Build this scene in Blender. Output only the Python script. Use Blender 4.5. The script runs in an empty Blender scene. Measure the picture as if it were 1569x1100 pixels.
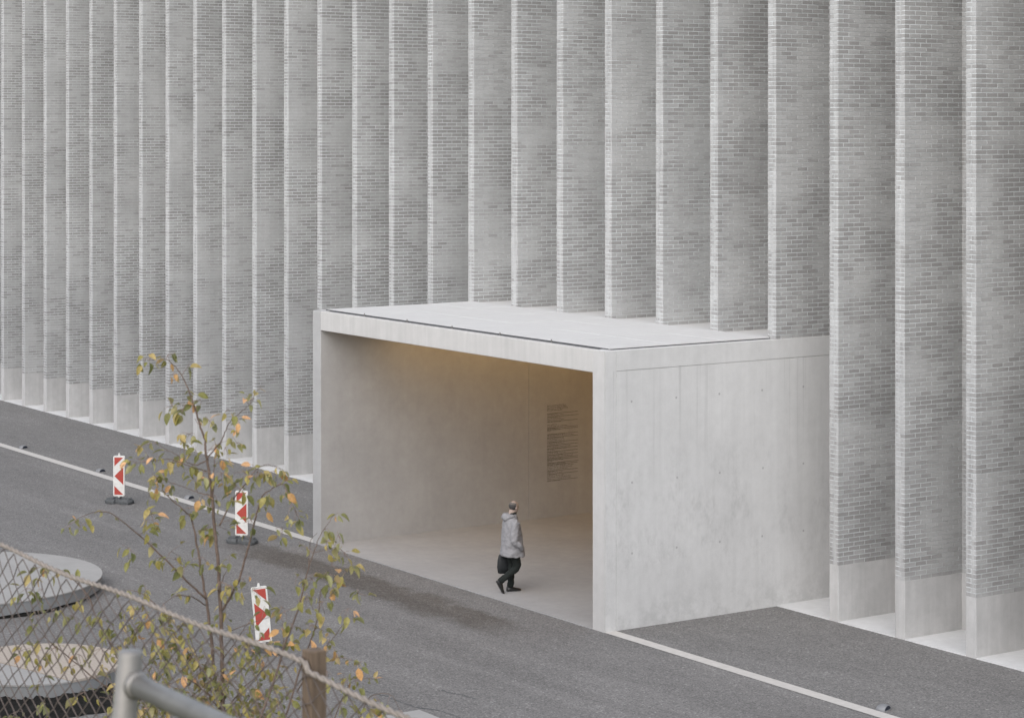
import bpy, bmesh, math, random
from mathutils import Vector, Matrix, Quaternion
import numpy as np

R = math.radians
rng = random.Random(7)
scn = bpy.context.scene
col = scn.collection

# ------------------------------------------------------------------ camera, world, sun, exposure
F_PX, HORIZON, CX = 3587.39, 174.70, 784.5          # lens in photo pixels (photo 1569 wide)
CAM = Vector((0, 0, 8.8))
YAW = R(34.185)
FWD = Vector((-math.cos(YAW), math.sin(YAW), 0))
RGT = Vector((math.sin(YAW), math.cos(YAW), 0))
cam_data = bpy.data.cameras.new("camera")
cam = bpy.data.objects.new("camera", cam_data)
col.objects.link(cam)
cam.location = CAM
cam.rotation_euler = (R(90), 0, R(90) - YAW)
cam_data.sensor_width = 36
cam_data.lens = F_PX / 1569 * 36
cam_data.shift_y = -(550 - HORIZON) / 1569
cam_data.clip_start = 0.1
cam_data.clip_end = 2000
cam_data.dof.use_dof = True
cam_data.dof.focus_distance = 30
cam_data.dof.aperture_fstop = 8.0
scn.camera = cam

TO_SUN = Vector((0.43, -0.62, 0.61)).normalized()
world = bpy.data.worlds.new("World")
scn.world = world
world.use_nodes = True
wn = world.node_tree
wn.nodes.clear()
w_out = wn.nodes.new("ShaderNodeOutputWorld")
w_bg = wn.nodes.new("ShaderNodeBackground")
w_hs = wn.nodes.new("ShaderNodeHueSaturation")
w_sky = wn.nodes.new("ShaderNodeTexSky")
w_sky.sky_type = 'NISHITA'
w_sky.sun_disc = False
w_sky.sun_elevation = math.asin(TO_SUN.z)
w_sky.sun_rotation = math.atan2(TO_SUN.x, TO_SUN.y)
w_sky.dust_density = 1.3
w_sky.air_density = 1.0
w_hs.inputs['Saturation'].default_value = 0.42      # a grey overcast sky
w_bg.inputs['Strength'].default_value = 0.15
wn.links.new(w_sky.outputs[0], w_hs.inputs['Color'])
wn.links.new(w_hs.outputs[0], w_bg.inputs['Color'])
wn.links.new(w_bg.outputs[0], w_out.inputs['Surface'])

sun_data = bpy.data.lights.new("sun", 'SUN')
sun_data.energy = 0.95
sun_data.angle = R(85)
sun_data.color = (1.0, 0.90, 0.80)
sun = bpy.data.objects.new("sun", sun_data)
col.objects.link(sun)
sun.rotation_euler = TO_SUN.to_track_quat('Z', 'Y').to_euler()
sun.location = (-20, 0, 40)

scn.view_settings.view_transform = 'Standard'
scn.view_settings.look = 'None'
scn.view_settings.exposure = 1.06
scn.view_settings.gamma = 1
scn.view_settings.use_curve_mapping = False
scn.cycles.max_bounces = 8
scn.cycles.diffuse_bounces = 5


# ------------------------------------------------------------------ helpers
def ray(x, y):
    return FWD + RGT * ((x - CX) / F_PX) + Vector((0, 0, (HORIZON - y) / F_PX))


def at(x, y, d):
    """Point seen at photo pixel x, y at depth d along the camera axis."""
    return CAM + ray(x, y) * d


def on_z(x, y, z):
    r = ray(x, y)
    return CAM + r * ((z - CAM.z) / r.z)


def tag(o, label=None, cat=None, group=None, kind=None):
    if label: o["label"] = label
    if cat: o["category"] = cat
    if group: o["group"] = group
    if kind: o["kind"] = kind
    return o


def empty(name, loc=(0, 0, 0), rz=0.0):
    o = bpy.data.objects.new(name, None)
    o.empty_display_size = 0.2
    col.objects.link(o)
    o.location = loc
    o.rotation_euler = (0, 0, rz)
    return o


class MB:
    """Collects simple solids; build() links them as ONE mesh object."""
    def __init__(s):
        s.v, s.f = [], []

    def add(s, verts, faces):
        n = len(s.v)
        s.v += [tuple(v) for v in verts]
        s.f += [tuple(i + n for i in f) for f in faces]

    def box(s, x0, x1, y0, y1, z0, z1):
        s.add([(x0, y0, z0), (x1, y0, z0), (x1, y1, z0), (x0, y1, z0),
               (x0, y0, z1), (x1, y0, z1), (x1, y1, z1), (x0, y1, z1)],
              [(0, 3, 2, 1), (4, 5, 6, 7), (0, 1, 5, 4), (1, 2, 6, 5), (2, 3, 7, 6), (3, 0, 4, 7)])

    def prism(s, pts, z0, z1):
        """pts: counter-clockwise outline in x, y."""
        n = len(pts)
        v = [(p[0], p[1], z0) for p in pts] + [(p[0], p[1], z1) for p in pts]
        f = [tuple(range(n - 1, -1, -1)), tuple(range(n, 2 * n))]
        f += [(i, (i + 1) % n, n + (i + 1) % n, n + i) for i in range(n)]
        s.add(v, f)

    def rings(s, rings, cap=True):
        n = len(rings[0])
        v = [p for r in rings for p in r]
        f = []
        for k in range(len(rings) - 1):
            for i in range(n):
                j = (i + 1) % n
                f.append((k * n + i, k * n + j, (k + 1) * n + j, (k + 1) * n + i))
        if cap:
            f.append(tuple(range(n - 1, -1, -1)))
            f.append(tuple(range((len(rings) - 1) * n, len(rings) * n)))
        s.add(v, f)

    def tube(s, pts, rads, n=8, squash=1.0):
        pts = [Vector(p) for p in pts]
        if not hasattr(rads, '__len__'):
            rads = [rads] * len(pts)
        up = None
        out = []
        for i, p in enumerate(pts):
            t = (pts[min(i + 1, len(pts) - 1)] - pts[max(i - 1, 0)])
            if t.length < 1e-9: t = Vector((0, 0, 1))
            t.normalize()
            if up is None:
                up = t.orthogonal().normalized()
            else:
                up = (up - t * up.dot(t))
                if up.length < 1e-6: up = t.orthogonal()
                up.normalize()
            b = t.cross(up)
            out.append([p + (up * math.cos(a) + b * math.sin(a) * squash) * rads[i]
                        for a in [2 * math.pi * k / n for k in range(n)]])
        s.rings(out)

    def ellipsoid(s, c, r, nu=16, nv=10, rot=None):
        c = Vector(c)
        v = []
        m = rot if rot is not None else Matrix.Identity(3)
        for j in range(1, nv):
            th = math.pi * j / nv
            for i in range(nu):
                ph = 2 * math.pi * i / nu
                v.append(c + m @ Vector((r[0] * math.sin(th) * math.cos(ph), r[1] * math.sin(th) * math.sin(ph), r[2] * math.cos(th))))
        top, bot = len(v), len(v) + 1
        v += [c + m @ Vector((0, 0, r[2])), c - m @ Vector((0, 0, r[2]))]
        f = []
        for j in range(nv - 2):
            for i in range(nu):
                k = (i + 1) % nu
                f.append((j * nu + i, (j + 1) * nu + i, (j + 1) * nu + k, j * nu + k))
        for i in range(nu):
            k = (i + 1) % nu
            f.append((top, i, k))
            f.append((bot, (nv - 2) * nu + k, (nv - 2) * nu + i))
        s.add(v, f)

    def mesh(s, name, mat, smooth=False):
        me = bpy.data.meshes.new(name)
        me.from_pydata(s.v, [], s.f)
        me.materials.append(mat)
        if smooth:
            me.polygons.foreach_set("use_smooth", [True] * len(me.polygons))
        me.update()
        return me

    def build(s, name, mat, parent=None, smooth=False, bevel=0.0, loc=None):
        o = bpy.data.objects.new(name, s.mesh(name, mat, smooth))
        col.objects.link(o)
        if parent is not None:
            o.parent = parent
        if loc is not None:
            o.location = loc
        if bevel:
            b = o.modifiers.new("bevel", 'BEVEL')
            b.width = bevel
            b.segments = 2
            b.limit_method = 'ANGLE'
        return o


def smooth_path(pts, sub=5):
    """Catmull-Rom through points (tuples of any size)."""
    P = [np.array(p, float) for p in pts]
    P = [2 * P[0] - P[1]] + P + [2 * P[-1] - P[-2]]
    out = []
    for i in range(1, len(P) - 2):
        a, b, c, d = P[i - 1], P[i], P[i + 1], P[i + 2]
        for k in range(sub):
            t = k / sub
            out.append(0.5 * (2 * b + (c - a) * t + (2 * a - 5 * b + 4 * c - d) * t * t + (3 * b - a - 3 * c + d) * t ** 3))
    out.append(P[-2])
    return out


# ------------------------------------------------------------------ materials
class NT:
    def __init__(s, name):
        s.m = bpy.data.materials.new(name)
        s.m.use_nodes = True
        s.t = s.m.node_tree
        s.t.nodes.clear()
        s.out = s.t.nodes.new("ShaderNodeOutputMaterial")
        s.bsdf = s.t.nodes.new("ShaderNodeBsdfPrincipled")
        s.t.links.new(s.bsdf.outputs[0], s.out.inputs['Surface'])
        s.geo = s.t.nodes.new("ShaderNodeNewGeometry")

    def link(s, a, b):
        s.t.links.new(a, b)

    def put(s, inp, val):
        if isinstance(val, bpy.types.NodeSocket):
            s.link(val, inp)
        else:
            inp.default_value = val

    def pos(s, scale=(1, 1, 1), src=None):
        n = s.t.nodes.new("ShaderNodeVectorMath")
        n.operation = 'MULTIPLY'
        s.link(src if src is not None else s.geo.outputs['Position'], n.inputs[0])
        n.inputs[1].default_value = scale
        return n.outputs[0]

    def noise(s, vec, scale=1.0, detail=3.0, rough=0.55, dist=0.0):
        n = s.t.nodes.new("ShaderNodeTexNoise")
        s.link(vec, n.inputs['Vector'])
        n.inputs['Scale'].default_value = scale
        n.inputs['Detail'].default_value = detail
        n.inputs['Roughness'].default_value = rough
        n.inputs['Distortion'].default_value = dist
        return n.outputs['Fac']

    def voronoi(s, vec, scale=1.0, feature='F1', out='Distance'):
        n = s.t.nodes.new("ShaderNodeTexVoronoi")
        n.feature = feature
        s.link(vec, n.inputs['Vector'])
        n.inputs['Scale'].default_value = scale
        return n.outputs[out]

    def math(s, op, a, b=0.0, c=0.0, clamp=False):
        n = s.t.nodes.new("ShaderNodeMath")
        n.operation = op
        n.use_clamp = clamp
        for i, v in enumerate((a, b, c)):
            s.put(n.inputs[i], v)
        return n.outputs[0]

    def ramp(s, fac, lo, hi, a=0.0, b=1.0, smooth=True):
        n = s.t.nodes.new("ShaderNodeMapRange")
        n.interpolation_type = 'SMOOTHSTEP' if smooth else 'LINEAR'
        s.put(n.inputs['Value'], fac)
        n.inputs['From Min'].default_value = lo
        n.inputs['From Max'].default_value = hi
        n.inputs['To Min'].default_value = a
        n.inputs['To Max'].default_value = b
        return n.outputs[0]

    def colramp(s, fac, stops):
        n = s.t.nodes.new("ShaderNodeValToRGB")
        s.link(fac, n.inputs[0])
        el = n.color_ramp.elements
        while len(el) < len(stops): el.new(0.5)
        for e, (p, c) in zip(el, stops):
            e.position = p
            e.color = (*c, 1)
        return n.outputs[0]

    def mix(s, fac, a, b, mode='MIX'):
        n = s.t.nodes.new("ShaderNodeMix")
        n.data_type = 'RGBA'
        n.blend_type = mode
        s.put(n.inputs[0], fac)
        for k, v in ((6, a), (7, b)):
            if isinstance(v, bpy.types.NodeSocket): s.link(v, n.inputs[k])
            else: n.inputs[k].default_value = (*v, 1) if len(v) == 3 else v
        return n.outputs[2]

    def scale_col(s, c, f):
        """colour c times the number f"""
        n = s.t.nodes.new("ShaderNodeVectorMath")
        n.operation = 'SCALE'
        if isinstance(c, bpy.types.NodeSocket): s.link(c, n.inputs[0])
        else: n.inputs[0].default_value = c
        s.put(n.inputs['Scale'], f)
        return n.outputs[0]

    def bump(s, h, strength=0.3, dist=0.01):
        n = s.t.nodes.new("ShaderNodeBump")
        n.inputs['Strength'].default_value = strength
        n.inputs['Distance'].default_value = dist
        s.link(h, n.inputs['Height'])
        s.link(n.outputs[0], s.bsdf.inputs['Normal'])

    def rnd(s):
        """one random number per loose piece and per object"""
        oi = s.t.nodes.new("ShaderNodeObjectInfo")
        c = s.t.nodes.new("ShaderNodeCombineXYZ")
        s.link(s.geo.outputs['Random Per Island'], c.inputs[0])
        s.link(oi.outputs['Random'], c.inputs[1])
        w = s.t.nodes.new("ShaderNodeTexWhiteNoise")
        w.noise_dimensions = '3D'
        s.link(c.outputs[0], w.inputs['Vector'])
        return w.outputs['Value']

    def done(s, color, rough=0.9, spec=0.3, metal=0.0):
        s.put(s.bsdf.inputs['Base Color'], color if isinstance(color, bpy.types.NodeSocket) else (*color, 1))
        s.put(s.bsdf.inputs['Roughness'], rough)
        s.bsdf.inputs['Specular IOR Level'].default_value = spec
        s.bsdf.inputs['Metallic'].default_value = metal
        return s.m


def slurry(n):
    """where the pale slurry was washed off the bricks (1) and where it veils bricks and joints alike (0)"""
    p1 = n.noise(n.pos((7.3, 0.8, 0.62)), 1.0, 4.0, 0.6)
    p2 = n.noise(n.pos((9.0, 0.25, 2.1)), 1.0, 2.0, 0.5)
    return n.ramp(n.math('ADD', n.math('MULTIPLY', p1, 0.65), n.math('MULTIPLY', p2, 0.35)), 0.40, 0.58)


def batch(n):
    """slow tone drift from one day's courses to the next, different on each fin"""
    h = n.noise(n.pos((11.3, 0.30, 0.75)), 1.0, 3.0, 0.65)
    w = n.noise(n.pos((5.1, 3.0, 0.22)), 1.0, 3.0, 0.6)
    return n.math('MULTIPLY', n.ramp(h, 0.32, 0.68, 0.90, 1.09, False), n.ramp(w, 0.3, 0.7, 0.95, 1.05, False))


def mat_brick():
    n = NT("slurried_grey_brick")
    r = n.rnd()
    k = n.math('MULTIPLY', n.ramp(slurry(n), 0.0, 1.0, 0.26, 1.0, False), n.ramp(r, 0.0, 0.7, 0.50, 1.0))
    k = n.math('ADD', k, n.ramp(r, 0.84, 1.0, 0.0, 0.35), clamp=True)
    c = n.mix(k, (0.420, 0.424, 0.424), (0.270, 0.266, 0.263))
    fine = n.noise(n.pos(), 45.0, 4.0, 0.7)
    c = n.scale_col(c, n.ramp(fine, 0.2, 0.8, 0.88, 1.12, False))
    c = n.scale_col(c, batch(n))
    n.bump(n.noise(n.pos(), 120.0, 3.0, 0.7), 0.35, 0.004)
    return n.done(c, 0.92, 0.2)


def mat_mortar():
    n = NT("pale_mortar")
    c = n.mix(slurry(n), (0.45, 0.458, 0.462), (0.605, 0.634, 0.645))
    c = n.scale_col(c, n.ramp(n.noise(n.pos(), 10.0, 5.0, 0.7), 0.25, 0.75, 0.82, 1.12, False))
    c = n.scale_col(c, batch(n))
    return n.done(c, 0.95, 0.15)


def mat_concrete(name, base, cloud=0.12, streak=0.12, pores=True, warm=0.0, streak_axis=(6, 6, 0.35), lower_stain=False, scale=1.0):
    n = NT(name)
    c1 = n.noise(n.pos(), 0.9 * scale, 5.0, 0.6)
    c2 = n.noise(n.pos(), 5.0 * scale, 6.0, 0.65)
    s1 = n.noise(n.pos(streak_axis), 1.2, 4.0, 0.6)
    f = n.ramp(c1, 0.25, 0.75, 1 - cloud, 1 + cloud * 0.6, False)
    f = n.math('MULTIPLY', f, n.ramp(c2, 0.25, 0.75, 1 - cloud * 0.6, 1 + cloud * 0.6, False))
    f = n.math('MULTIPLY', f, n.ramp(s1, 0.3, 0.72, 1 + streak * 0.4, 1 - streak, False))
    if lower_stain:
        sep = n.t.nodes.new("ShaderNodeSeparateXYZ")
        n.link(n.geo.outputs['Position'], sep.inputs[0])
        z = sep.outputs['Z']
        # dark blotches in the lower half of the wall, run-off streaks under the joint near the top
        blot = n.math('MULTIPLY', n.ramp(n.noise(n.pos((1, 1.6, 1.1)), 1.1, 3.0, 0.6), 0.40, 0.62), n.ramp(n.noise(n.pos((1, 3.2, 1.7)), 2.6, 9.0, 0.78), 0.42, 0.66))
        band = n.math('MULTIPLY', n.ramp(z, 0.2, 1.4), n.ramp(z, 3.6, 2.2))
        f = n.math('MULTIPLY', f, n.math('SUBTRACT', 1.0, n.math('MULTIPLY', n.math('MULTIPLY', blot, band), 0.15)))
        run = n.ramp(n.noise(n.pos((11, 11, 0.12)), 1.0, 3.0, 0.6), 0.56, 0.74)
        fall = n.math('MULTIPLY', n.ramp(z, 1.6, 4.4), n.ramp(z, 4.44, 4.42))
        f = n.math('MULTIPLY', f, n.math('SUBTRACT', 1.0, n.math('MULTIPLY', n.math('MULTIPLY', run, fall), 0.15)))
        foot = n.math('MULTIPLY', n.ramp(z, 0.9, 0.0), n.ramp(n.noise(n.pos(), 2.2, 6.0, 0.7), 0.42, 0.62))
        f = n.math('MULTIPLY', f, n.math('SUBTRACT', 1.0, n.math('MULTIPLY', foot, 0.17)))
    fine = n.noise(n.pos(), 60.0, 3.0, 0.7)
    f = n.math('MULTIPLY', f, n.ramp(fine, 0.2, 0.8, 0.95, 1.05, False))
    if pores:
        v = n.voronoi(n.pos(), 9.0)
        p = n.ramp(v, 0.02, 0.045, 0.80, 1.0)
        f = n.math('MULTIPLY', f, p)
    c = n.scale_col(base, f)
    n.bump(n.noise(n.pos(), 40.0, 4.0, 0.65), 0.12, 0.006)
    return n.done(c, 0.85, 0.25)


def mat_asphalt(name, base, grain=0.5, stain=False):
    n = NT(name)
    g1 = n.noise(n.pos(), 34.0, 3.0, 0.8)
    v = n.t.nodes.new("ShaderNodeTexVoronoi")
    n.link(n.pos(), v.inputs['Vector'])
    v.inputs['Scale'].default_value = 42.0
    sep = n.t.nodes.new("ShaderNodeSeparateColor")
    n.link(v.outputs['Color'], sep.inputs[0])
    chip = n.ramp(sep.outputs[0], 0.0, 1.0, 0.70, 1.24, False)
    bright = n.ramp(sep.outputs[1], 0.90, 0.97, 1.0, 1.5)
    f = n.math('MULTIPLY', chip, n.ramp(g1, 0.28, 0.72, 1 - grain * 0.55, 1 + grain * 0.55, False))
    f = n.math('MULTIPLY', f, bright)
    big = n.noise(n.pos((0.35, 1.0, 1)), 0.55, 5.0, 0.6)
    f = n.math('MULTIPLY', f, n.ramp(big, 0.25, 0.75, 0.86, 1.12, False))
    f = n.math('MULTIPLY', f, n.ramp(n.noise(n.pos((0.7, 1.3, 1)), 2.4, 6.0, 0.7), 0.25, 0.75, 0.90, 1.09, False))
    c = n.scale_col(base, f)
    if stain:
        sp = n.t.nodes.new("ShaderNodeSeparateXYZ")
        n.link(n.geo.outputs['Position'], sp.inputs[0])
        x, y = sp.outputs['X'], sp.outputs['Y']
        wob = n.noise(n.pos(), 0.8, 5.0, 0.65)
        yc = n.math('ADD', y, n.math('MULTIPLY', wob, 1.1))
        band = n.math('MULTIPLY', n.ramp(yc, 22.25, 22.62), n.ramp(yc, 23.55, 23.22))
        ends = n.math('MULTIPLY', n.ramp(x, -44.5, -40.8), n.ramp(x, -32.2, -34.2))
        wet = n.math('MULTIPLY', n.math('MULTIPLY', band, ends), n.ramp(n.noise(n.pos(), 7.0, 4.0, 0.7), 0.25, 0.55, 0.55, 1.0))
        c = n.mix(n.math('MULTIPLY', wet, 0.78), c, n.scale_col((0.075, 0.066, 0.057), f))
        trail = n.math('MULTIPLY', n.ramp(n.noise(n.pos((0.12, 1.6, 1)), 1.0, 4.0, 0.6), 0.48, 0.66), 0.34)
        c = n.mix(trail, c, n.scale_col(c, 1.35))
    n.bump(n.math('ADD', g1, sep.outputs[2]), 0.5, 0.008)
    return n.done(c, 0.9, 0.25)


def mat_plain(name, color, rough=0.6, spec=0.4, metal=0.0, var=0.12, scale=20.0, bump=0.0, stretch=(1, 1, 1)):
    n = NT(name)
    tc = n.t.nodes.new("ShaderNodeTexCoord")
    p = n.pos(stretch, tc.outputs['Object'])
    h = n.noise(p, scale, 4.0, 0.65)
    c = n.scale_col(color, n.ramp(h, 0.25, 0.75, 1 - var, 1 + var, False))
    if bump:
        n.bump(h, bump, 0.01)
    return n.done(c, rough, spec, metal)


def mat_leaf(name, stops):
    n = NT(name)
    tc = n.t.nodes.new("ShaderNodeTexCoord")
    c = n.colramp(n.rnd(), stops)
    m = n.noise(n.pos((1, 1, 1), n.geo.outputs['Position']), 70.0, 3.0, 0.6)
    c = n.scale_col(c, n.ramp(m, 0.3, 0.7, 0.75, 1.25, False))
    back = n.mix(0.55, c, (0.30, 0.30, 0.17))
    c2 = n.mix(n.geo.outputs['Backfacing'], c, back)
    n.done(c2, 0.5, 0.4)
    tr = n.t.nodes.new("ShaderNodeBsdfTranslucent")
    n.link(n.scale_col(c2, 1.2), tr.inputs['Color'])
    mx = n.t.nodes.new("ShaderNodeMixShader")
    mx.inputs[0].default_value = 0.3
    n.link(n.bsdf.outputs[0], mx.inputs[1])
    n.link(tr.outputs[0], mx.inputs[2])
    n.link(mx.outputs[0], n.out.inputs['Surface'])
    return n.m


M = {}
M['brick'] = mat_brick()
M['mortar'] = mat_mortar()
M['plinth'] = mat_concrete("plinth_concrete", (0.465, 0.463, 0.460), 0.13, 0.10)
M['bay_floor'] = mat_concrete("bay_floor_concrete", (0.55, 0.556, 0.56), 0.10, 0.0)
M['portal'] = mat_concrete("dimmed_portal_concrete", (0.46, 0.455, 0.45), 0.09, 0.06)  # darker copy of the wall concrete, dimmer front put into its colour
M['portal_side'] = mat_concrete("weathered_portal_concrete", (0.535, 0.535, 0.533), 0.08, 0.055, lower_stain=True)
M['lintel'] = mat_concrete("streaked_lintel_concrete", (0.46, 0.452, 0.443), 0.07, 0.08, streak_axis=(7, 7, 0.5))
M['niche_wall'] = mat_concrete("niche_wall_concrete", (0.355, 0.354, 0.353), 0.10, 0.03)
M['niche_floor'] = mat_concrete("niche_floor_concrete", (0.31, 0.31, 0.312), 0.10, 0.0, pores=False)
M['paver'] = mat_concrete("roof_paver_concrete", (0.515, 0.515, 0.51), 0.05, 0.0, pores=False, scale=2.0)
M['roof_bed'] = mat_plain("membrane_and_edge_shade", (0.075, 0.077, 0.082), 0.9)  # roof membrane; also colours the strips that paint the paver edge shade
M['asphalt'] = mat_asphalt("road_asphalt", (0.158, 0.154, 0.151), 0.46, stain=True)
M['apron'] = mat_asphalt("apron_asphalt", (0.165, 0.162, 0.159), 0.40)
M['line'] = mat_plain("worn_line_paint", (0.46, 0.445, 0.425), 0.8, 0.3, var=0.10, scale=9.0)
M['warm_bounce_wall'] = mat_plain("warm_bounce_cladding", (0.40, 0.235, 0.075), 0.55, 0.4, 0.0, 0.1, 3.0)  # unseen wall, coloured warm to bounce light into the niche
M['ceiling'] = mat_plain("warm_bounce_ceiling", (0.36, 0.23, 0.09), 0.7, 0.3, 0.0, 0.12, 6.0)  # unseen ceiling, tinted warm for its bounce on the niche wall
M['lit_glass'] = mat_plain("lit_lobby_glass", (0.1, 0.08, 0.05), 0.3)
_b = M['lit_glass'].node_tree.nodes["Principled BSDF"]
_b.inputs['Emission Color'].default_value = (1.0, 0.56, 0.14, 1)
_b.inputs['Emission Strength'].default_value = 0.55
M['lamp_glow'] = mat_plain("warm_lamp_diffuser", (0.4, 0.35, 0.25), 0.5)
_b = M['lamp_glow'].node_tree.nodes["Principled BSDF"]
_b.inputs['Emission Color'].default_value = (1.0, 0.64, 0.28, 1)
_b.inputs['Emission Strength'].default_value = 4.8
M['text'] = mat_plain("dark_wall_print", (0.115, 0.106, 0.085), 0.8, 0.2, var=0.05)
M['soil'] = mat_plain("trench_shade_soil", (0.015, 0.0145, 0.0135), 0.98, 0.1, var=0.6, scale=9.0, bump=0.9)  # soil with the trench shade put into its near-black colour
M['grass'] = mat_plain("rough_grass", (0.07, 0.075, 0.03), 0.95, 0.1, var=0.5, scale=6.0, bump=0.8)
M['slab'] = mat_concrete("island_concrete", (0.31, 0.307, 0.30), 0.08, 0.0)
M['slab_side'] = mat_concrete("island_edge_concrete", (0.24, 0.245, 0.25), 0.10, 0.06)
M['board'] = mat_plain("pale_planed_board", (0.37, 0.325, 0.28), 0.75, 0.25, var=0.16, scale=4.0, stretch=(1.2, 14, 1))
M['white_plastic'] = mat_plain("white_plastic", (0.60, 0.595, 0.575), 0.6, 0.4, var=0.14, scale=12.0)
M['red_foil'] = mat_plain("red_reflective_foil", (0.36, 0.055, 0.042), 0.4, 0.5, var=0.12, scale=25.0)
M['rubber'] = mat_plain("recycled_rubber", (0.085, 0.09, 0.094), 0.85, 0.3, var=0.35, scale=25.0, bump=0.4)
M['steel'] = mat_plain("galvanised_steel", (0.20, 0.192, 0.182), 0.5, 0.5, 0.35, 0.25, 14.0)
M['light_shell'] = mat_plain("brushed_dome", (0.20, 0.205, 0.215), 0.6, 0.4, 0.2, 0.1, 10.0)
M['lens_glass'] = mat_plain("dark_lens", (0.02, 0.025, 0.04), 0.15, 0.6)
M['wood_post'] = mat_plain("weathered_wood", (0.115, 0.085, 0.062), 0.85, 0.2, var=0.4, scale=5.0, bump=0.3, stretch=(12, 12, 0.8))
M['rope'] = mat_plain("pale_rope", (0.21, 0.185, 0.165), 0.85, 0.2, var=0.25, scale=60.0)
M['wire'] = mat_plain("rusty_wire", (0.11, 0.09, 0.082), 0.7, 0.3, 0.2, 0.3, 30.0)
M['bark'] = mat_plain("grey_brown_bark", (0.115, 0.085, 0.07), 0.85, 0.2, var=0.4, scale=40.0, bump=0.3)
M['twig'] = mat_plain("pale_twig", (0.20, 0.15, 0.13), 0.8, 0.2, var=0.4, scale=40.0)
M['leaf'] = mat_leaf("green_leaf", [(0.0, (0.105, 0.116, 0.040)), (0.3, (0.185, 0.182, 0.052)), (0.7, (0.275, 0.235, 0.068)), (1.0, (0.38, 0.29, 0.12))])
M['leaf_orange'] = mat_leaf("autumn_leaf", [(0.0, (0.33, 0.20, 0.075)), (0.5, (0.52, 0.29, 0.12)), (1.0, (0.62, 0.36, 0.19))])

# ------------------------------------------------------------------ facade measurements
FIN0, PITCH, FW = -66.717, 1.6425, 0.23      # left edge of fin 0, fin spacing, fin width
YF, YB = 27.446, 28.779                      # fin fronts, back wall
PL = 0.988                                   # plinth height
TOP = 17.0
COURSE = 0.077
BX0, BX1 = -42.05, -31.975                   # portal outer faces
PY = 23.616                                  # portal front
PH = 4.77                                    # portal height


# ------------------------------------------------------------------ ground
def grid_sheet(name, x0, x1, y0, y1, z, mat, kind='structure'):
    b = MB()
    b.add([(x0, y0, z), (x1, y0, z), (x1, y1, z), (x0, y1, z)], [(0, 1, 2, 3)])
    return tag(b.build(name, mat), kind=kind)


grid_sheet("ground", -600, 600, -600, 600, -0.25, M['grass'])
grid_sheet("road", -300, 120, 11.8, 27.6, 0.0, M['asphalt'])
grid_sheet("apron", -300, 120, 23.86, 27.6, 0.004, M['apron'])
b = MB()
b.add([(-200, 23.612, 0.008), (BX0, 23.612, 0.008), (BX0, 23.858, 0.008), (-200, 23.858, 0.008)], [(0, 1, 2, 3)])
b.add([(BX1, 23.612, 0.008), (80, 23.612, 0.008), (80, 23.858, 0.008), (BX1, 23.858, 0.008)], [(0, 1, 2, 3)])
tag(b.build("road_marking", M['line']), kind='structure')
m = MB()
for seed, pix in ((1, [(560, 1058), (585, 1064), (612, 1074), (640, 1083), (668, 1087), (692, 1094), (715, 1104)]), (2, [(676, 1056), (690, 1061), (708, 1064), (728, 1070)])):
    cr = random.Random(seed)
    path = [on_z(x, y, 0.004) for x, y in pix]
    path = [Vector(q) for q in smooth_path([tuple(q) for q in path], 6)]
    path = [q + Vector((cr.uniform(-.02, .02), cr.uniform(-.02, .02), 0)) for q in path]
    V = []
    for i, q in enumerate(path):
        w_ = cr.uniform(0.004, 0.013)
        V += [q + Vector((w_, -w_, 0)), q + Vector((-w_, w_, 0))]
    m.add(V, [(2 * i, 2 * i + 2, 2 * i + 3, 2 * i + 1) for i in range(len(path) - 1)])
tag(m.build("road_crack", M['rubber']), kind='structure')
# the bank the camera stands on
b = MB()
prof = [(-60, 5.6), (0, 5.6), (4.2, 5.6), (5.4, 4.85), (8, 3.0), (11, 0.85), (12.3, -0.02), (12.3, -0.5), (-60, -0.5)]
b.rings([[(x, y, z) for (y, z) in prof] for x in (-140, 60)])
tag(b.build("embankment", M['grass']), kind='structure')


# ------------------------------------------------------------------ brick fins
def course_layout(n, left=True):
    """bricks of one course: (x0,x1,y0,y1, visible) measured from the fin's left front corner"""
    out = []
    L = YB - YF
    t = 0.107
    if n % 2 == 0:
        out.append((0.0, FW, 0.0, t, True))
        y = t + 0.014
    else:
        y = 0.0
    while y < L - 0.03:
        y1 = min(y + 0.235, L - 0.001)
        out.append((FW - t, FW, y, y1, True))
        if left:
            out.append((0.0, t, y, y1, False))
        y += 0.250
    return out


def fin_courses(z0, z1):
    k = 0
    while z0 + (k + 1) * COURSE <= z1 + 1e-6:
        yield k, z0 + k * COURSE
        k += 1


brick_meshes = {}


def brick_mesh(dx, dy):
    key = (round(dx, 3), round(dy, 3))
    if key not in brick_meshes:
        m = MB()
        m.box(-dx / 2, dx / 2, -dy / 2, dy / 2, 0, COURSE - 0.016)
        brick_meshes[key] = m.mesh("brick", M['brick'])
    return brick_meshes[key]


def brickwork_mesh(z0, z1, skip, seed):
    r = random.Random(seed)
    m = MB()
    nvis = 0
    for k, z in fin_courses(z0, z1):
        for (x0, x1, y0, y1, vis) in course_layout(k):
            if vis and nvis < skip:
                nvis += 1
                continue
            j = r.uniform(-0.0016, 0.0016)
            m.box(x0 - j, x1 + j, y0 - (j if y0 < 0.01 else 0), y1, z, z + COURSE - 0.016)
    return m.mesh("brickwork", M['brick'])


museum = empty("building", (-48, YF, 0))
tag(museum, "pale grey brick building facade of tall narrow projecting fins behind the concrete porch", "building")

N_SINGLE = 300
work = {(base, single, v): brickwork_mesh(PL if base == 'low' else PH, TOP, N_SINGLE if single else 0, v * 7 + (base == 'low'))
        for base in ('low', 'high') for single in (False, True) for v in (0, 1)}


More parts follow.
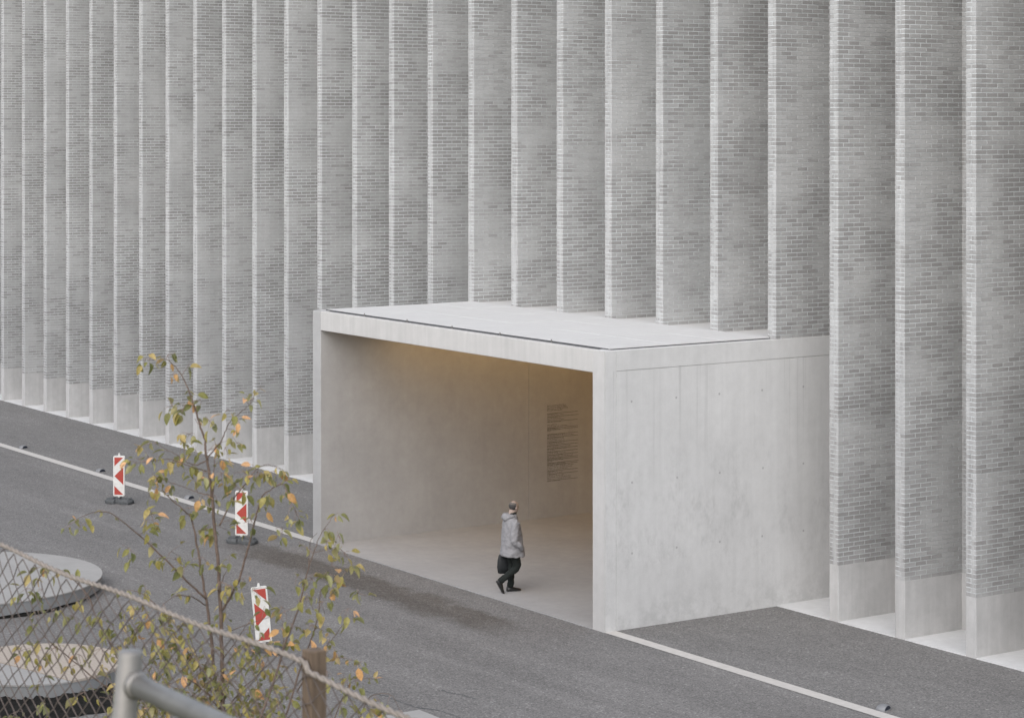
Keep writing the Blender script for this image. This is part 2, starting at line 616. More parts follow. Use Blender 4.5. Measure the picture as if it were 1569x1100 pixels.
def at_world(o, parent, loc):
    o.parent = parent
    o.matrix_parent_inverse = Matrix.Identity(4)
    o.location = Vector(loc) - Vector(parent["_w"])
    return o


museum["_w"] = tuple(museum.location)
for i in range(-4, 28):
    x = FIN0 + PITCH * i
    high = 15 <= i <= 21
    z0 = PH if high else PL
    single = i >= 12
    m = MB()
    m.box(0.006, FW - 0.006, 0.006, YB - YF - 0.002, 0.0, TOP - z0 + 0.02)
    fin = m.build("fin", M['mortar'])
    fin["_w"] = (x, YF, z0)
    at_world(fin, museum, (x, YF, z0))
    o = bpy.data.objects.new("brickwork", work[('high' if high else 'low', single, i % 2)])
    col.objects.link(o)
    at_world(o, fin, (x, YF, 0))
    o["kind"] = "stuff"
    if not high:
        m = MB()
        m.box(0, FW + 0.001, -0.001, YB - YF - 0.002, 0, PL)
        p = m.build("plinth", M['plinth'], bevel=0.006)
        at_world(p, fin, (x, YF, 0))
    if single:
        n = 0
        r = random.Random(100 + i)
        for k, z in fin_courses(z0, TOP):
            if n >= N_SINGLE: break
            for (x0, x1, y0, y1, vis) in course_layout(k):
                if not vis: continue
                if n >= N_SINGLE: break
                n += 1
                j = r.uniform(-0.0016, 0.0016)
                bo = bpy.data.objects.new("brick", brick_mesh(x1 - x0, y1 - y0))
                col.objects.link(bo)
                at_world(bo, fin, (x + (x0 + x1) / 2 + j, YF + (y0 + y1) / 2 - abs(j) * (y0 < 0.01), z))

# back wall of the bays, with brickwork where a bay shows it, and pale bay floors
m = MB()
m.box(FIN0 - 5 * PITCH, BX0, YB, YB + 0.5, 0, TOP)
m.box(BX1, FIN0 + 29 * PITCH, YB, YB + 0.5, 0, TOP)
m.box(BX0, BX1, YB, YB + 0.5, PH + 0.002, TOP)
w = m.build("wall", M['mortar'])
at_world(w, museum, (0, 0, 0))
for i in range(20, 26):
    xa, xb = FIN0 + PITCH * i + FW, FIN0 + PITCH * (i + 1)
    high = 15 <= i <= 20
    m = MB()
    for k, z in fin_courses(PH if high else PL, 13.5):
        x = xa + (0.003 if k % 2 else -0.12)
        while x < xb - 0.01:
            a, c = max(x, xa + 0.004), min(x + 0.240, xb - 0.004)
            if c - a > 0.02:
                m.box(a, c, YB - 0.007, YB + 0.05, z, z + COURSE - 0.016)
            x += 0.250
    o = m.build("wall_brickwork", M['brick'])
    o["kind"] = "stuff"
    at_world(o, museum, (0, 0, 0))
    if not high:
        m = MB()
        m.box(xa + 0.002, xb - 0.002, YB - 0.008, YB + 0.05, 0, PL)
        at_world(m.build("wall_plinth", M['plinth']), museum, (0, 0, 0))
for i in range(-5, 28):
    if 15 <= i <= 20: continue
    xa, xb = FIN0 + PITCH * i + FW + 0.002, FIN0 + PITCH * (i + 1) - 0.002
    m = MB()
    m.box(xa, xb, YF - 0.004, YB - 0.010, -0.1, 0.022)
    at_world(m.build("bay_floor", M['bay_floor']), museum, (0, 0, 0))

# ------------------------------------------------------------------ concrete porch
porch = empty("entrance_porch", ((BX0 + BX1) / 2, PY, 0))
porch["_w"] = tuple(porch.location)
tag(porch, "large pale cast concrete entrance porch, an open box with a deep shaded niche", "porch")


def P(m, name, mat, bevel=0.0, smooth=False):
    return at_world(m.build(name, mat, bevel=bevel, smooth=smooth), porch, (0, 0, 0))


YD = 33.4                                      # door wall deep in the niche
IX0, IX1 = -41.722, -32.315
HL = 4.384
m = MB(); m.box(BX0, IX0, PY, YB - 0.003, 0, PH); m.box(BX0 + 0.1, IX0, YB - 0.003, YD + 0.3, 0, PH - 0.05)
P(m, "left_wall", M['niche_wall'], 0.012)
# right wall: a core with a front pier, a lower and an upper field meeting in a fine joint
m = MB(); m.box(IX1, BX1 - 0.012, PY + 0.03, YB - 0.003, 0, PH - 0.01); m.box(IX1, BX1 - 0.1, YB - 0.003, YD + 0.3, 0, PH - 0.05)
rw = P(m, "right_wall", M['niche_wall'])
rw["_w"] = (0, 0, 0)
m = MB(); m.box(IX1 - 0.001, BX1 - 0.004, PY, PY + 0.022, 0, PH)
at_world(m.build("pier_face", M['portal'], bevel=0.004), porch, (0, 0, 0))  # thin plate in the darker tone, dims the front of the pier
m = MB(); m.box(IX1 - 0.002, BX1, PY + 0.0225, 23.862, 0, PH)
at_world(m.build("pier", M['portal_side'], bevel=0.005), porch, (0, 0, 0))
m = MB(); m.box(BX1 - 0.05, BX1, 23.866, YB - 0.004, 0, 4.414)
at_world(m.build("wall_field", M['portal_side'], bevel=0.004), porch, (0, 0, 0))
m = MB(); m.box(BX1 - 0.10, BX1, 23.866, YB - 0.004, 4.422, PH)
at_world(m.build("wall_field", M['portal_side'], bevel=0.006), porch, (0, 0, 0))
m = MB(); m.box(IX0 + 0.001, IX1 - 0.002, PY + 0.001, PY + 0.14, HL, PH); P(m, "lintel", M['lintel'], 0.010)
m = MB(); m.box(IX0 + 0.001, IX1 - 0.001, PY + 0.141, YD, HL + 0.03, PH - 0.07)
P(m, "roof_slab", M['roof_bed'])
m = MB()
cy = PY + 0.20
for k in range(19):                               # ceiling boards running along the front
    m.box(IX0 + 0.01, IX1 - 0.01, cy, cy + 0.49, HL, HL + 0.028); cy += 0.5
P(m, "ceiling", M['ceiling'])
m = MB(); m.box(IX0 + 0.001, IX1 - 0.001, PY + 0.002, YD, -0.2, 0.016); P(m, "floor", M['niche_floor'])
# warm strip lights set under the ceiling boards along the left wall
for xk in (IX0 + 0.75,):
    m = MB(); m.box(xk - 0.10, xk + 0.10, 25.1, 30.4, HL - 0.012, HL - 0.002)
    P(m, "ceiling_light", M['lamp_glow'])
# unseen deep end: wall coloured brass for warm bounce, with glazed doors; the lit lobby behind gives the niche its warm light
m = MB(); m.box(IX0, IX1, YD, YD + 0.2, 0, 0.35); m.box(IX0, IX1, YD, YD + 0.2, 4.25, HL)
for k in range(6):
    xa = IX0 + k * (IX1 - IX0) / 5
    m.box(max(IX0, xa - 0.06), min(IX1, xa + 0.06), YD, YD + 0.2, 0.35, 4.25)
dw_ = P(m, "door_wall", M['warm_bounce_wall']); dw_["_w"] = (0, 0, 0)
for k in range(5):
    xa = IX0 + k * (IX1 - IX0) / 5 + 0.06
    xb = IX0 + (k + 1) * (IX1 - IX0) / 5 - 0.06
    m = MB(); m.box(xa, xb, YD + 0.08, YD + 0.10, 0.35, 4.25)
    g = m.build("lit_pane", M['lit_glass'], dw_)
    if k in (2, 3):
        hx = xb - 0.12 if k == 2 else xa + 0.12
        m = MB(); m.tube([(hx, YD + 0.08, 0.9), (hx, YD + 0.02, 0.92), (hx, YD + 0.02, 1.5), (hx, YD + 0.08, 1.52)], 0.015)
        m.build("handle", M['steel'], dw_, smooth=True)
# tie holes in the side wall and in the niche wall
for z, ys in ((3.885, (24.19, 25.16, 26.12, 27.10, 28.07)), (2.50, (24.20, 25.18, 26.13, 27.12, 28.07)), (1.29, (24.20, 25.17, 26.13, 27.10, 28.07))):
    for y in ys:
        m = MB()
        a = [(BX1 + 0.0015, y + 0.021 * math.cos(t), z + 0.021 * math.sin(t)) for t in [2 * math.pi * k / 12 for k in range(12)]]
        c = [(BX1 - 0.02, q[1], q[2]) for q in a]
        m.rings([c, a])
        P(m, "tie_plug", M['niche_wall'])
# printed donor list on the niche wall: rows of tiny strokes, too small to read
m = MB()
tr = random.Random(3)
zt, zb, ya, yb = 2.45, 0.785, 29.266, 30.10
rows = [.62, .6, .6, .42, None, .98, .45, 1.0, .42, .5, .98, None, .3, .62, .98, .98, .1, None, .98, .82, .98, .5, .5, .98, .55, .98, .7, .98,
        .2, .98, .57, .98, .8, .98, .98, .1, 1.0, .98, .85, .7, .65, .98, .5, .98, .5, .75, .72, .98]
dz = (zt - zb) / len(rows)
for k, L in enumerate(rows):
    if L is None: continue
    z = zt - k * dz
    if L >= 0.98 and k > 4:
        m.box(IX0 - 0.001, IX0 + 0.0015, ya, ya + (yb - ya) * L, z - 0.004, z + 0.004)
        z -= dz * 0.3
        L = tr.uniform(0.25, 0.6)
    y = ya
    hgt = dz * (0.62 if k > 4 else 0.75)
    while y < ya + (yb - ya) * L:
        for c in range(tr.randint(2, 8)):
            wv = tr.uniform(0.006, 0.013)
            hh = hgt * tr.choice((0.62, 0.62, 1.0))
            m.box(IX0 - 0.001, IX0 + 0.0015, y, y + wv * 0.45, z - hgt / 2, z - hgt / 2 + hh)
            if tr.random() < 0.8:
                q = tr.choice((0.0, 0.3, 0.5))
                m.box(IX0 - 0.001, IX0 + 0.0012, y + wv * 0.45, y + wv, z - hgt / 2 + hh * q, z - hgt / 2 + hh * q + hgt * 0.22)
            y += wv + 0.004
        y += 0.014
P(m, "wall_text", M['text'])
# roof pavers
xs = [BX0 + 0.165, -40.30, -38.68, -37.07, -35.45, -33.82, BX1 - 0.19]
ys = [PY + 0.225, 25.185, 26.38, YF - 0.006]
for a in range(6):
    for c in range(3):
        m = MB()
        dzv = rng.uniform(-0.003, 0.003)
        m.box(xs[a] + 0.005, xs[a + 1] - 0.005, ys[c] + 0.006, ys[c + 1] - 0.006, PH - 0.02, PH + 0.026 + dzv)
        P(m, "roof_paver", M['paver'], 0.004)
for i in range(15, 21):
    xa, xb = FIN0 + PITCH * i + FW + 0.004, FIN0 + PITCH * (i + 1) - 0.004
    m = MB(); m.box(xa, xb, YF + 0.002, YB - 0.010, PH - 0.05, PH + 0.002)
    P(m, "roof_paver", M['paver'])
m = MB(); m.box(BX0, BX0 + 0.16, PY + 0.16, YF + 0.01, PH - 0.04, PH + 0.001)
P(m, "roof_edge", M['portal'], 0.006)
m = MB(); m.box(BX1 - 0.13, BX1 - 0.101, PY + 0.25, YF + 0.01, PH - 0.06, PH - 0.001)
P(m, "roof_edge", M['portal'])
m = MB(); m.box(xs[0] + 0.004, xs[-1] - 0.004, ys[0] - 0.012, ys[0] + 0.004, PH - 0.06, PH + 0.020)
m.box(xs[-1] - 0.004, xs[-1] + 0.010, ys[0] - 0.012, ys[-1] - 0.01, PH - 0.06, PH + 0.010)
P(m, "paver_edge_shade", M['roof_bed'])  # dark strips standing for the shadow line along the paver edges
for xk in xs[1:6]:
    m = MB(); m.box(xk - 0.008, xk + 0.008, PY + 0.190, PY + 0.205, PH - 0.05, PH + 0.05)
    P(m, "paver_clip", M['steel'])

# ------------------------------------------------------------------ ground lights beside the white line
def ground_light(x, y, label):
    t = empty("ground_light", (x, y, 0.004), R(20))
    tag(t, label, "ground light", "domed lights along the white line")
    m = MB()
    n, cut = 14, []
    rings = []
    for j in range(6):
        th = math.pi / 2 * j / 6
        rr, zz = 0.125 * math.cos(th), 0.085 * math.sin(th)
        ring = []
        for k in range(n):
            a = 2 * math.pi * k / n
            ring.append((min(rr * math.cos(a), 0.062), rr * math.sin(a), zz))
        rings.append(ring)
    m.rings(rings)
    m.build("shell", M['light_shell'], t)
    m = MB()
    pts = [(0.064, 0.092 * math.cos(a), 0.010 + 0.056 * math.sin(a)) for a in [math.pi * k / 8 for k in range(9)]]
    m.rings([[(p[0] - 0.01, p[1], p[2]) for p in pts], pts])
    m.build("lens", M['lens_glass'], t)
    return t


ground_light(-58.20, 23.985, "small domed metal light at the far left end of the white line")
ground_light(-53.32, 23.985, "small domed metal light just left of the leftmost red and white beacon")
ground_light(-48.45, 23.985, "small domed metal light among leaves just left of the young tree's trunk")
ground_light(-25.53, 23.985, "small domed metal light beside the white line in the right foreground")

# ------------------------------------------------------------------ traffic beacons
def beacon(x, y, rz, label, mirror=False, lean=0.0, base_rz=0.0):
    t = empty("traffic_beacon", (x, y, 0.0), rz)
    tag(t, label, "traffic beacon", "red and white beacons on the road")
    sgn = -1 if mirror else 1
    lm = Matrix.Translation((0, 0, 0.11)) @ Matrix.Rotation(lean, 4, 'Y') @ Matrix.Translation((0, 0, -0.11))

    def fin_(mb, name, mat, par, bevel=0.0, leaned=True):
        if leaned:
            mb.v = [tuple(lm @ Vector(v)) for v in mb.v]
        return mb.build(name, mat, par, bevel=bevel)
    # panel faces -y; local x runs to the right as seen from the front
    W, H0, H1 = 0.132, 0.165, 1.075
    m = MB()
    pts = []
    for (cx_, cz_, a0) in ((W - 0.03, H0 + 0.03, -90), (W - 0.03, H1 - 0.03, 0), (-W + 0.03, H1 - 0.03, 90), (-W + 0.03, H0 + 0.03, 180)):
        for k in range(5):
            a = R(a0 + 90 * k / 4)
            pts.append((cx_ + 0.03 * math.cos(a), cz_ + 0.03 * math.sin(a)))
    m.rings([[(p[0] * 0.97, -0.030, H0 + (p[1] - H0) * 0.995 + 0.002) for p in pts], [(p[0], -0.022, p[1]) for p in pts], [(p[0], 0.022, p[1]) for p in pts], [(p[0] * 0.97, 0.030, p[1]) for p in pts]])
    panel = fin_(m, "panel", M['white_plastic'], t)
    w, z0, z1 = 0.103, H0 + 0.035, H1 - 0.035
    h = z1 - z0
    tris = [[(-w, z1), (-w, z1 - 0.235 * h), (w, z1)],
            [(-w, z1 - 0.50 * h), (w, z1 - 0.735 * h), (w, z1 - 0.26 * h)],
            [(-w, z1 - 0.765 * h), (-w, z0), (w, z0)]]
    for tri in tris:
        m = MB()
        q = [(sgn * p[0], p[1]) for p in tri]
        if mirror: q = q[::-1]
        m.rings([[(p[0], -0.0300, p[1]) for p in q], [(p[0], -0.0325, p[1]) for p in q]])
        fin_(m, "red_field", M['red_foil'], panel)
    m = MB()
    m.box(-0.024, 0.024, -0.024, 0.024, 0.06, H0 + 0.001)
    fin_(m, "post", M['white_plastic'], t)
    m = MB(); m.tube([(0, 0, H1 - 0.002), (0, 0, H1 + 0.03), (0, 0, H1 + 0.058)], [0.026, 0.022, 0.016], 10)
    fin_(m, "knob", M['white_plastic'], t)
    # two-lobed rubber foot
    m = MB()
    out = [(-0.42, -0.05), (-0.30, -0.17), (-0.10, -0.17), (-0.06, -0.12), (0.06, -0.12), (0.10, -0.19), (0.36, -0.19), (0.42, -0.10),
           (0.42, 0.10), (0.36, 0.19), (0.10, 0.19), (0.06, 0.13), (-0.06, 0.13), (-0.10, 0.17), (-0.30, 0.17), (-0.42, 0.05)]
    cb, sb = math.cos(base_rz), math.sin(base_rz)
    rot = lambda p, s_: (0.78 * (p[0] * cb - p[1] * sb) * s_, 0.95 * (p[0] * sb + p[1] * cb) * s_) if True else ((p[0] * cb - p[1] * sb) * s_, (p[0] * sb + p[1] * cb) * s_)
    m.rings([[(*rot(p, 0.98), 0.004) for p in out], [(*rot(p, 1.0), 0.03) for p in out], [(*rot(p, 1.0), 0.065) for p in out], [(*rot(p, 0.86), 0.105) for p in out]])
    foot = m.build("foot", M['rubber'], t)
    for sx in (-0.25, 0.25):
        m = MB()
        q = [rot((sx + a, c), 1.0) for a, c in ((-0.10, -0.09), (0.10, -0.09), (0.10, 0.09), (-0.10, 0.09))]
        m.prism(q, 0.104, 0.122)
        m.build("foot_pad", M['rubber'], foot, bevel=0.006)
    m = MB()
    m.prism([rot(p, 1.0) for p in ((-0.05, -0.06), (0.05, -0.06), (0.05, 0.06), (-0.05, 0.06))], 0.104, 0.145)
    m.build("socket", M['rubber'], foot, bevel=0.006)
    return t


FACE = R(55.8)
beacon(-48.79, 22.40, FACE - R(4), "upright red and white traffic beacon at the left, standing clear of the young tree", base_rz=R(-8))
beacon(-42.85, 22.40, FACE - R(2), "red and white traffic beacon seen through the young tree's branches", base_rz=R(-14))
beacon(-33.98, 18.18, FACE + R(10), "leaning red and white traffic beacon nearest the wire fence, its triangles pointing right", mirror=True, lean=R(-5.5), base_rz=R(-20))

# ------------------------------------------------------------------ round concrete islands at lower left
def disc(cx_, cy_, r, n=64, a0=0.0, a1=2 * math.pi):
    return [(cx_ + r * math.cos(a0 + (a1 - a0) * k / n), cy_ + r * math.sin(a0 + (a1 - a0) * k / n)) for k in range(n)]


def island(name, cx_, cy_, r, z0, z1, label):
    t = empty(name, (cx_, cy_, 0))
    tag(t, label, "concrete slab", "round concrete islands")
    o = disc(0, 0, r)
    m = MB(); m.rings([[(p[0] * 0.995, p[1] * 0.995, z0 + 0.012 * math.sin(17 * math.atan2(p[1], p[0]))) for p in o], [(*p, z1 - 0.03) for p in o]])
    m.build("edge", M['slab_side'], t)
    return t


SC1, SC2 = (-41.35, 15.82), (-34.23, 14.30)
t = island("concrete_island", SC1[0], SC1[1], 2.56, 0.05, 0.27, "larger round concrete slab at the left edge, without wood on top")
m = MB(); m.prism(disc(0, 0, 2.575), 0.241, 0.272); m.build("top", M['slab'], t, bevel=0.008)
t = island("concrete_island", SC2[0], SC2[1], 1.34, 0.05, 0.27, "smaller round concrete slab with a tan wooden segment, in dark broken soil")
o2 = disc(0, 0, 1.35, 96)
pA = on_z(-40, 1005, 0.27) - Vector((*SC2, 0)); pB = on_z(128, 1048, 0.27) - Vector((*SC2, 0))
nrm = Vector((-(pB.y - pA.y), pB.x - pA.x)).normalized()
side = lambda p: (p[0] - pA.x) * nrm.x + (p[1] - pA.y) * nrm.y
sgn = 1 if side((0.9, 0.9)) > 0 else -1


def clip_poly(poly, keep, gap):
    out = []
    for i, p in enumerate(poly):
        q = poly[(i + 1) % len(poly)]
        dp, dq = keep * side(p) - gap, keep * side(q) - gap
        if dp >= 0: out.append(p)
        if (dp >= 0) != (dq >= 0):
            tt = dp / (dp - dq)
            out.append((p[0] + (q[0] - p[0]) * tt, p[1] + (q[1] - p[1]) * tt))
    return out


m = MB(); m.prism(clip_poly(o2, sgn, 0.004), 0.241, 0.285); m.build("wooden_segment", M['board'], t, bevel=0.006)
m = MB(); m.prism(clip_poly(o2, -sgn, 0.004), 0.241, 0.272); m.build("top", M['slab'], t, bevel=0.006)
# broken soil round the islands, near-black to stand for trench and gap shade
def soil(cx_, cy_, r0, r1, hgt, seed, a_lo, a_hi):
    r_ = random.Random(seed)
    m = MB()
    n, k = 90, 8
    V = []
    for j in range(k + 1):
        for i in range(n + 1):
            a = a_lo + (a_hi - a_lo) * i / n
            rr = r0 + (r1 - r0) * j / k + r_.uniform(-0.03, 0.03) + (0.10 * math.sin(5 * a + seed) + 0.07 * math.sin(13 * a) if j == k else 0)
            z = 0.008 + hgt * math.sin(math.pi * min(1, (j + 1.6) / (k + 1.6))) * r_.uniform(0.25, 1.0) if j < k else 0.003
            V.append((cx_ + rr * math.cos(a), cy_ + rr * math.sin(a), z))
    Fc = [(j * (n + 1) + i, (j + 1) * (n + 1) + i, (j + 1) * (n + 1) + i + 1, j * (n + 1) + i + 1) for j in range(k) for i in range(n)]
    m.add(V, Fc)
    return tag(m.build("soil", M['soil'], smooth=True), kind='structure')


soil(SC1[0], SC1[1], 2.35, 2.66, 0.05, 4, R(-150), R(20))  # ring stands for the dark shade gap under the larger slab
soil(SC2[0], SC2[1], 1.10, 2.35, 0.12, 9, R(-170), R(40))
m = MB(); m.box(0, 1.7, -1.3, 0, 0.0, 0.06)
tag(m.build("paving_slab", M['slab'], bevel=0.01, loc=(-29.22, 18.20, 0.0)), "pale flat concrete slab corner poking in at the bottom edge of the road", "concrete slab")

# ------------------------------------------------------------------ walking man and his bag
def mat_cloth(name, color, rough=0.85, sc=9.0, bump=0.5, var=0.12):
    return mat_plain(name, color, rough, 0.25, 0.0, var, sc, bump, (1, 1, 1.6))


M['jacket'] = mat_cloth("grey_jacket_cloth", (0.24, 0.238, 0.248))
M['trousers'] = mat_cloth("black_trousers", (0.013, 0.016, 0.015), sc=12.0)
M['shoe'] = mat_plain("black_leather", (0.012, 0.012, 0.012), 0.4, 0.5)
M['skin'] = mat_plain("skin", (0.34, 0.265, 0.225), 0.55, 0.4, var=0.08)
M['hair'] = mat_plain("dark_grey_hair", (0.055, 0.052, 0.051), 0.8, 0.3, var=0.5, scale=60.0, bump=0.4)
M['thin_hair'] = mat_plain('thin_grey_hair', (0.125, 0.112, 0.102), 0.7, 0.3, var=0.3, scale=60.0)
M['bag'] = mat_plain("black_bag_cloth", (0.012, 0.014, 0.016), 0.6, 0.4, var=0.3, scale=9.0, bump=0.4)

MAN = (-35.62, 24.20, 0.016)
HEAD_DIR = R(55.8 + 20)
man = empty("person", MAN, HEAD_DIR)
tag(man, "balding man walking right in a grey hooded jacket and black trousers, hand in pocket", "person")


def remesh(o, vox, smooth=4):
    r_ = o.modifiers.new("remesh", 'REMESH'); r_.mode = 'VOXEL'; r_.voxel_size = vox; r_.use_smooth_shade = True
    s_ = o.modifiers.new("smooth", 'SMOOTH'); s_.iterations = smooth; s_.factor = 0.5
    return o


def folds(o, size, strength):
    tx = bpy.data.textures.new("cloth_folds", 'CLOUDS')
    tx.noise_scale = size
    tx.noise_depth = 2
    d_ = o.modifiers.new("folds", 'DISPLACE'); d_.texture = tx; d_.strength = strength; d_.mid_level = 0.5
    return o


def limb(m, pts, rads, n=12, squash=1.0):
    sp = smooth_path([tuple(p) + (r_,) for p, r_ in zip(pts, rads)], 5)
    m.tube([p[:3] for p in sp], [p[3] for p in sp], n, squash)


def ell_ring(cx_, cy_, z, rx, ry, n=28, tilt=0.0, p=2.3):
    out = []
    for k in range(n):
        a = 2 * math.pi * k / n
        c_, s_ = math.cos(a), math.sin(a)
        x = rx * math.copysign(abs(c_) ** (2 / p), c_)
        y = ry * math.copysign(abs(s_) ** (2 / p), s_)
        out.append((cx_ + x, cy_ + y, z + tilt * x))
    return out


# body: one continuous surface (head, neck, trunk, arms, legs)
HR = Matrix.Rotation(R(20), 3, 'Z') @ Matrix.Rotation(R(6), 3, 'Y')
HC = Vector((0.035, 0.0, 1.555))
hd = lambda x, y, z: HC + HR @ Vector((x, y, z))
m = MB()
m.ellipsoid(HC + HR @ Vector((-0.010, 0, 0.025)), (0.096, 0.076, 0.090), 20, 14, HR)      # skull
m.ellipsoid(hd(0.022, 0, -0.030), (0.066, 0.060, 0.082), 18, 12, HR)                      # face and jaw
m.ellipsoid(hd(0.050, 0, -0.085), (0.030, 0.034, 0.024), 12, 8, HR)                       # chin
m.tube([hd(0.078, 0, 0.012), hd(0.098, 0, -0.022), hd(0.086, 0, -0.036)], [0.009, 0.016, 0.013], 8)   # nose
m.tube([hd(0.076, -0.026, -0.058), hd(0.086, 0, -0.056), hd(0.076, 0.026, -0.058)], [0.006, 0.009, 0.006], 8)   # lips
m.tube([hd(0.072, -0.042, 0.024), hd(0.086, -0.018, 0.030), hd(0.086, 0.018, 0.030), hd(0.072, 0.042, 0.024)], 0.009, 8)   # brow
for s_ in (-1, 1):
    m.ellipsoid(hd(-0.004, 0.076 * s_, -0.008), (0.020, 0.010, 0.031), 12, 8, HR)         # ears
limb(m, [(-0.035, 0, 1.30), (-0.02, 0, 1.40), (0.005, 0, 1.50)], [0.075, 0.062, 0.060])
m.rings([ell_ring(-0.005, 0, z, rx, ry, 20) for z, rx, ry in ((0.78, .11, .15), (0.88, .125, .17), (1.0, .12, .155), (1.2, .115, .17), (1.33, .095, .18), (1.38, .05, .08))])
for s_ in (-1, 1):
    m.ellipsoid((-0.01, 0.16 * s_, 1.29), (0.055, 0.055, 0.055), 12, 8)
RA = [(-0.01, -0.205, 1.30), (-0.045, -0.258, 1.12), (-0.055, -0.285, 0.985), (0.03, -0.285, 0.90), (0.10, -0.245, 0.83)]
LA = [(-0.01, 0.205, 1.30), (-0.02, 0.235, 1.12), (-0.045, 0.245, 0.98), (-0.06, 0.245, 0.84), (-0.085, 0.245, 0.74)]
limb(m, RA, [0.05, 0.045, 0.04, 0.035, 0.03])
limb(m, LA, [0.05, 0.045, 0.04, 0.034, 0.027])
RL = [(-0.01, -0.085, 0.88), (0.035, -0.09, 0.64), (0.052, -0.085, 0.465), (-0.11, -0.075, 0.335), (-0.275, -0.07, 0.215)]
LL = [(0.0, 0.085, 0.88), (0.015, 0.085, 0.65), (0.022, 0.08, 0.47), (0.005, 0.08, 0.27), (-0.01, 0.08, 0.08)]
limb(m, RL, [0.078, 0.066, 0.052, 0.046, 0.034])
limb(m, LL, [0.078, 0.066, 0.052, 0.046, 0.034])
remesh(m.build("body", M['skin'], man, smooth=True), 0.0075, 3)
# eyes
for s_ in (-1, 1):
    m = MB(); m.ellipsoid(hd(0.076, 0.029 * s_, 0.006), (0.009, 0.012, 0.009), 10, 8, HR)
    m.build("eye", M['shoe'], man, smooth=True)
# hair: a dark fringe round the back and sides fading into a thinly covered crown
def hair_shell(levels, thick, a0, a1, name, mat):
    m = MB()
    NU = 30
    rr = []
    for zz in levels:
        ro, ri = [], []
        for k in range(NU + 1):
            a = a0 + (a1 - a0) * k / NU
            front = abs(a - math.pi) / R(118)
            zc = zz + (0.030 * front if zz < 0 else -0.018 * front)
            f_ = math.sqrt(max(0.05, 1 - ((zc - 0.025) / (0.090 + thick)) ** 2))
            gx, gy = (0.096 + thick) * f_, (0.076 + thick) * f_
            if zz < -0.03: gx, gy = gx * 0.97, gy * 0.95
            ro.append(hd(-0.010 + gx * math.cos(a), gy * math.sin(a), zc))
            ri.append(hd(-0.010 + gx * 0.86 * math.cos(a), gy * 0.86 * math.sin(a), zc))
        rr.append([*ro, *ri[::-1]])
    m.rings(rr)
    return m.build(name, mat, man, smooth=True)


hair_shell((-0.066, -0.045, -0.015, 0.015, 0.040, 0.052), 0.0035, R(97), R(263), "hair", M['hair'])
hair_shell((0.045, 0.060, 0.075, 0.090), 0.0012, R(90), R(270), "thin_hair", M['thin_hair'])
# jacket with sleeves and hood
m = MB()
J = [(0.668, 0.005, .218, .255, -0.03), (0.685, 0.005, .222, .260, -0.03), (0.80, 0.000, .203, .252, 0), (0.95, -0.008, .186, .242, 0), (1.08, -0.012, .172, .236, 0), (1.20, -0.018, .157, .232, 0),
     (1.29, -0.022, .138, .215, 0), (1.355, -0.024, .112, .165, 0.05), (1.40, -0.018, .088, .105, 0.08), (1.425, -0.012, .078, .088, 0.10)]
m.rings([ell_ring(cx_, 0, z, rx, ry, 30, tl) for z, cx_, rx, ry, tl in J])
for s_ in (-1, 1):
    m.ellipsoid((-0.015, 0.175 * s_, 1.295), (0.095, 0.088, 0.075), 14, 10)
limb(m, RA, [0.088, 0.076, 0.068, 0.058, 0.052])
limb(m, LA[:-1] + [(-0.087, 0.247, 0.755)], [0.082, 0.074, 0.068, 0.058, 0.052])
m.ellipsoid((-0.120, 0.0, 1.385), (0.085, 0.130, 0.066), 20, 12, Matrix.Rotation(R(-38), 3, 'Y'))
m.tube([(-0.10, -0.10, 1.415), (-0.035, -0.115, 1.405), (0.035, -0.09, 1.385), (0.075, -0.04, 1.355)], [0.045, 0.036, 0.028, 0.02], 10)
m.tube([(-0.10, 0.10, 1.415), (-0.035, 0.115, 1.405), (0.035, 0.09, 1.385), (0.075, 0.04, 1.355)], [0.045, 0.036, 0.028, 0.02], 10)
folds(remesh(m.build("jacket", M['jacket'], man, smooth=True), 0.009, 3), 0.085, 0.036)
m = MB(); m.rings([ell_ring(0.0, 0, 1.385, .078, .080, 20, 0.1), ell_ring(0.004, 0, 1.43, .074, .076, 20, 0.1), ell_ring(0.008, 0, 1.462, .070, .070, 20, 0.1)])
m.build("collar", M['trousers'], man, smooth=True)
m = MB()
m.rings([ell_ring(0.0, 0, z, rx, ry, 24) for z, rx, ry in ((0.74, .12, .165), (0.85, .135, .18), (0.93, .13, .175))])
limb(m, RL, [0.092, 0.084, 0.072, 0.064, 0.058])
limb(m, LL, [0.092, 0.084, 0.070, 0.064, 0.062])
folds(remesh(m.build("trousers", M['trousers'], man, smooth=True), 0.009, 3), 0.07, 0.022)


def shoe(origin, rot_y):
    m = MB()
    mt = Matrix.Translation(origin) @ Matrix.Rotation(rot_y, 4, 'Y')
    secs = [(-0.075, 0.030, 0.075), (-0.06, 0.040, 0.088), (-0.01, 0.043, 0.098), (0.05, 0.044, 0.075), (0.11, 0.049, 0.055), (0.16, 0.045, 0.045), (0.195, 0.028, 0.034), (0.205, 0.012, 0.022)]
    rr = []
    for x, hw, h_ in secs:
        rr.append([mt @ Vector(p) for p in ((x, -hw, 0), (x, -hw * 1.04, h_ * 0.35), (x, -hw * 0.8, h_ * 0.8), (x, -hw * 0.3, h_), (x, hw * 0.3, h_), (x, hw * 0.8, h_ * 0.8), (x, hw * 1.04, h_ * 0.35), (x, hw, 0))])
    m.rings(rr)
    return m.build("shoe", M['shoe'], man, smooth=True)


shoe((-0.005, 0.08, 0.0), 0.0)
shoe((-0.302, -0.07, 0.158), R(61))
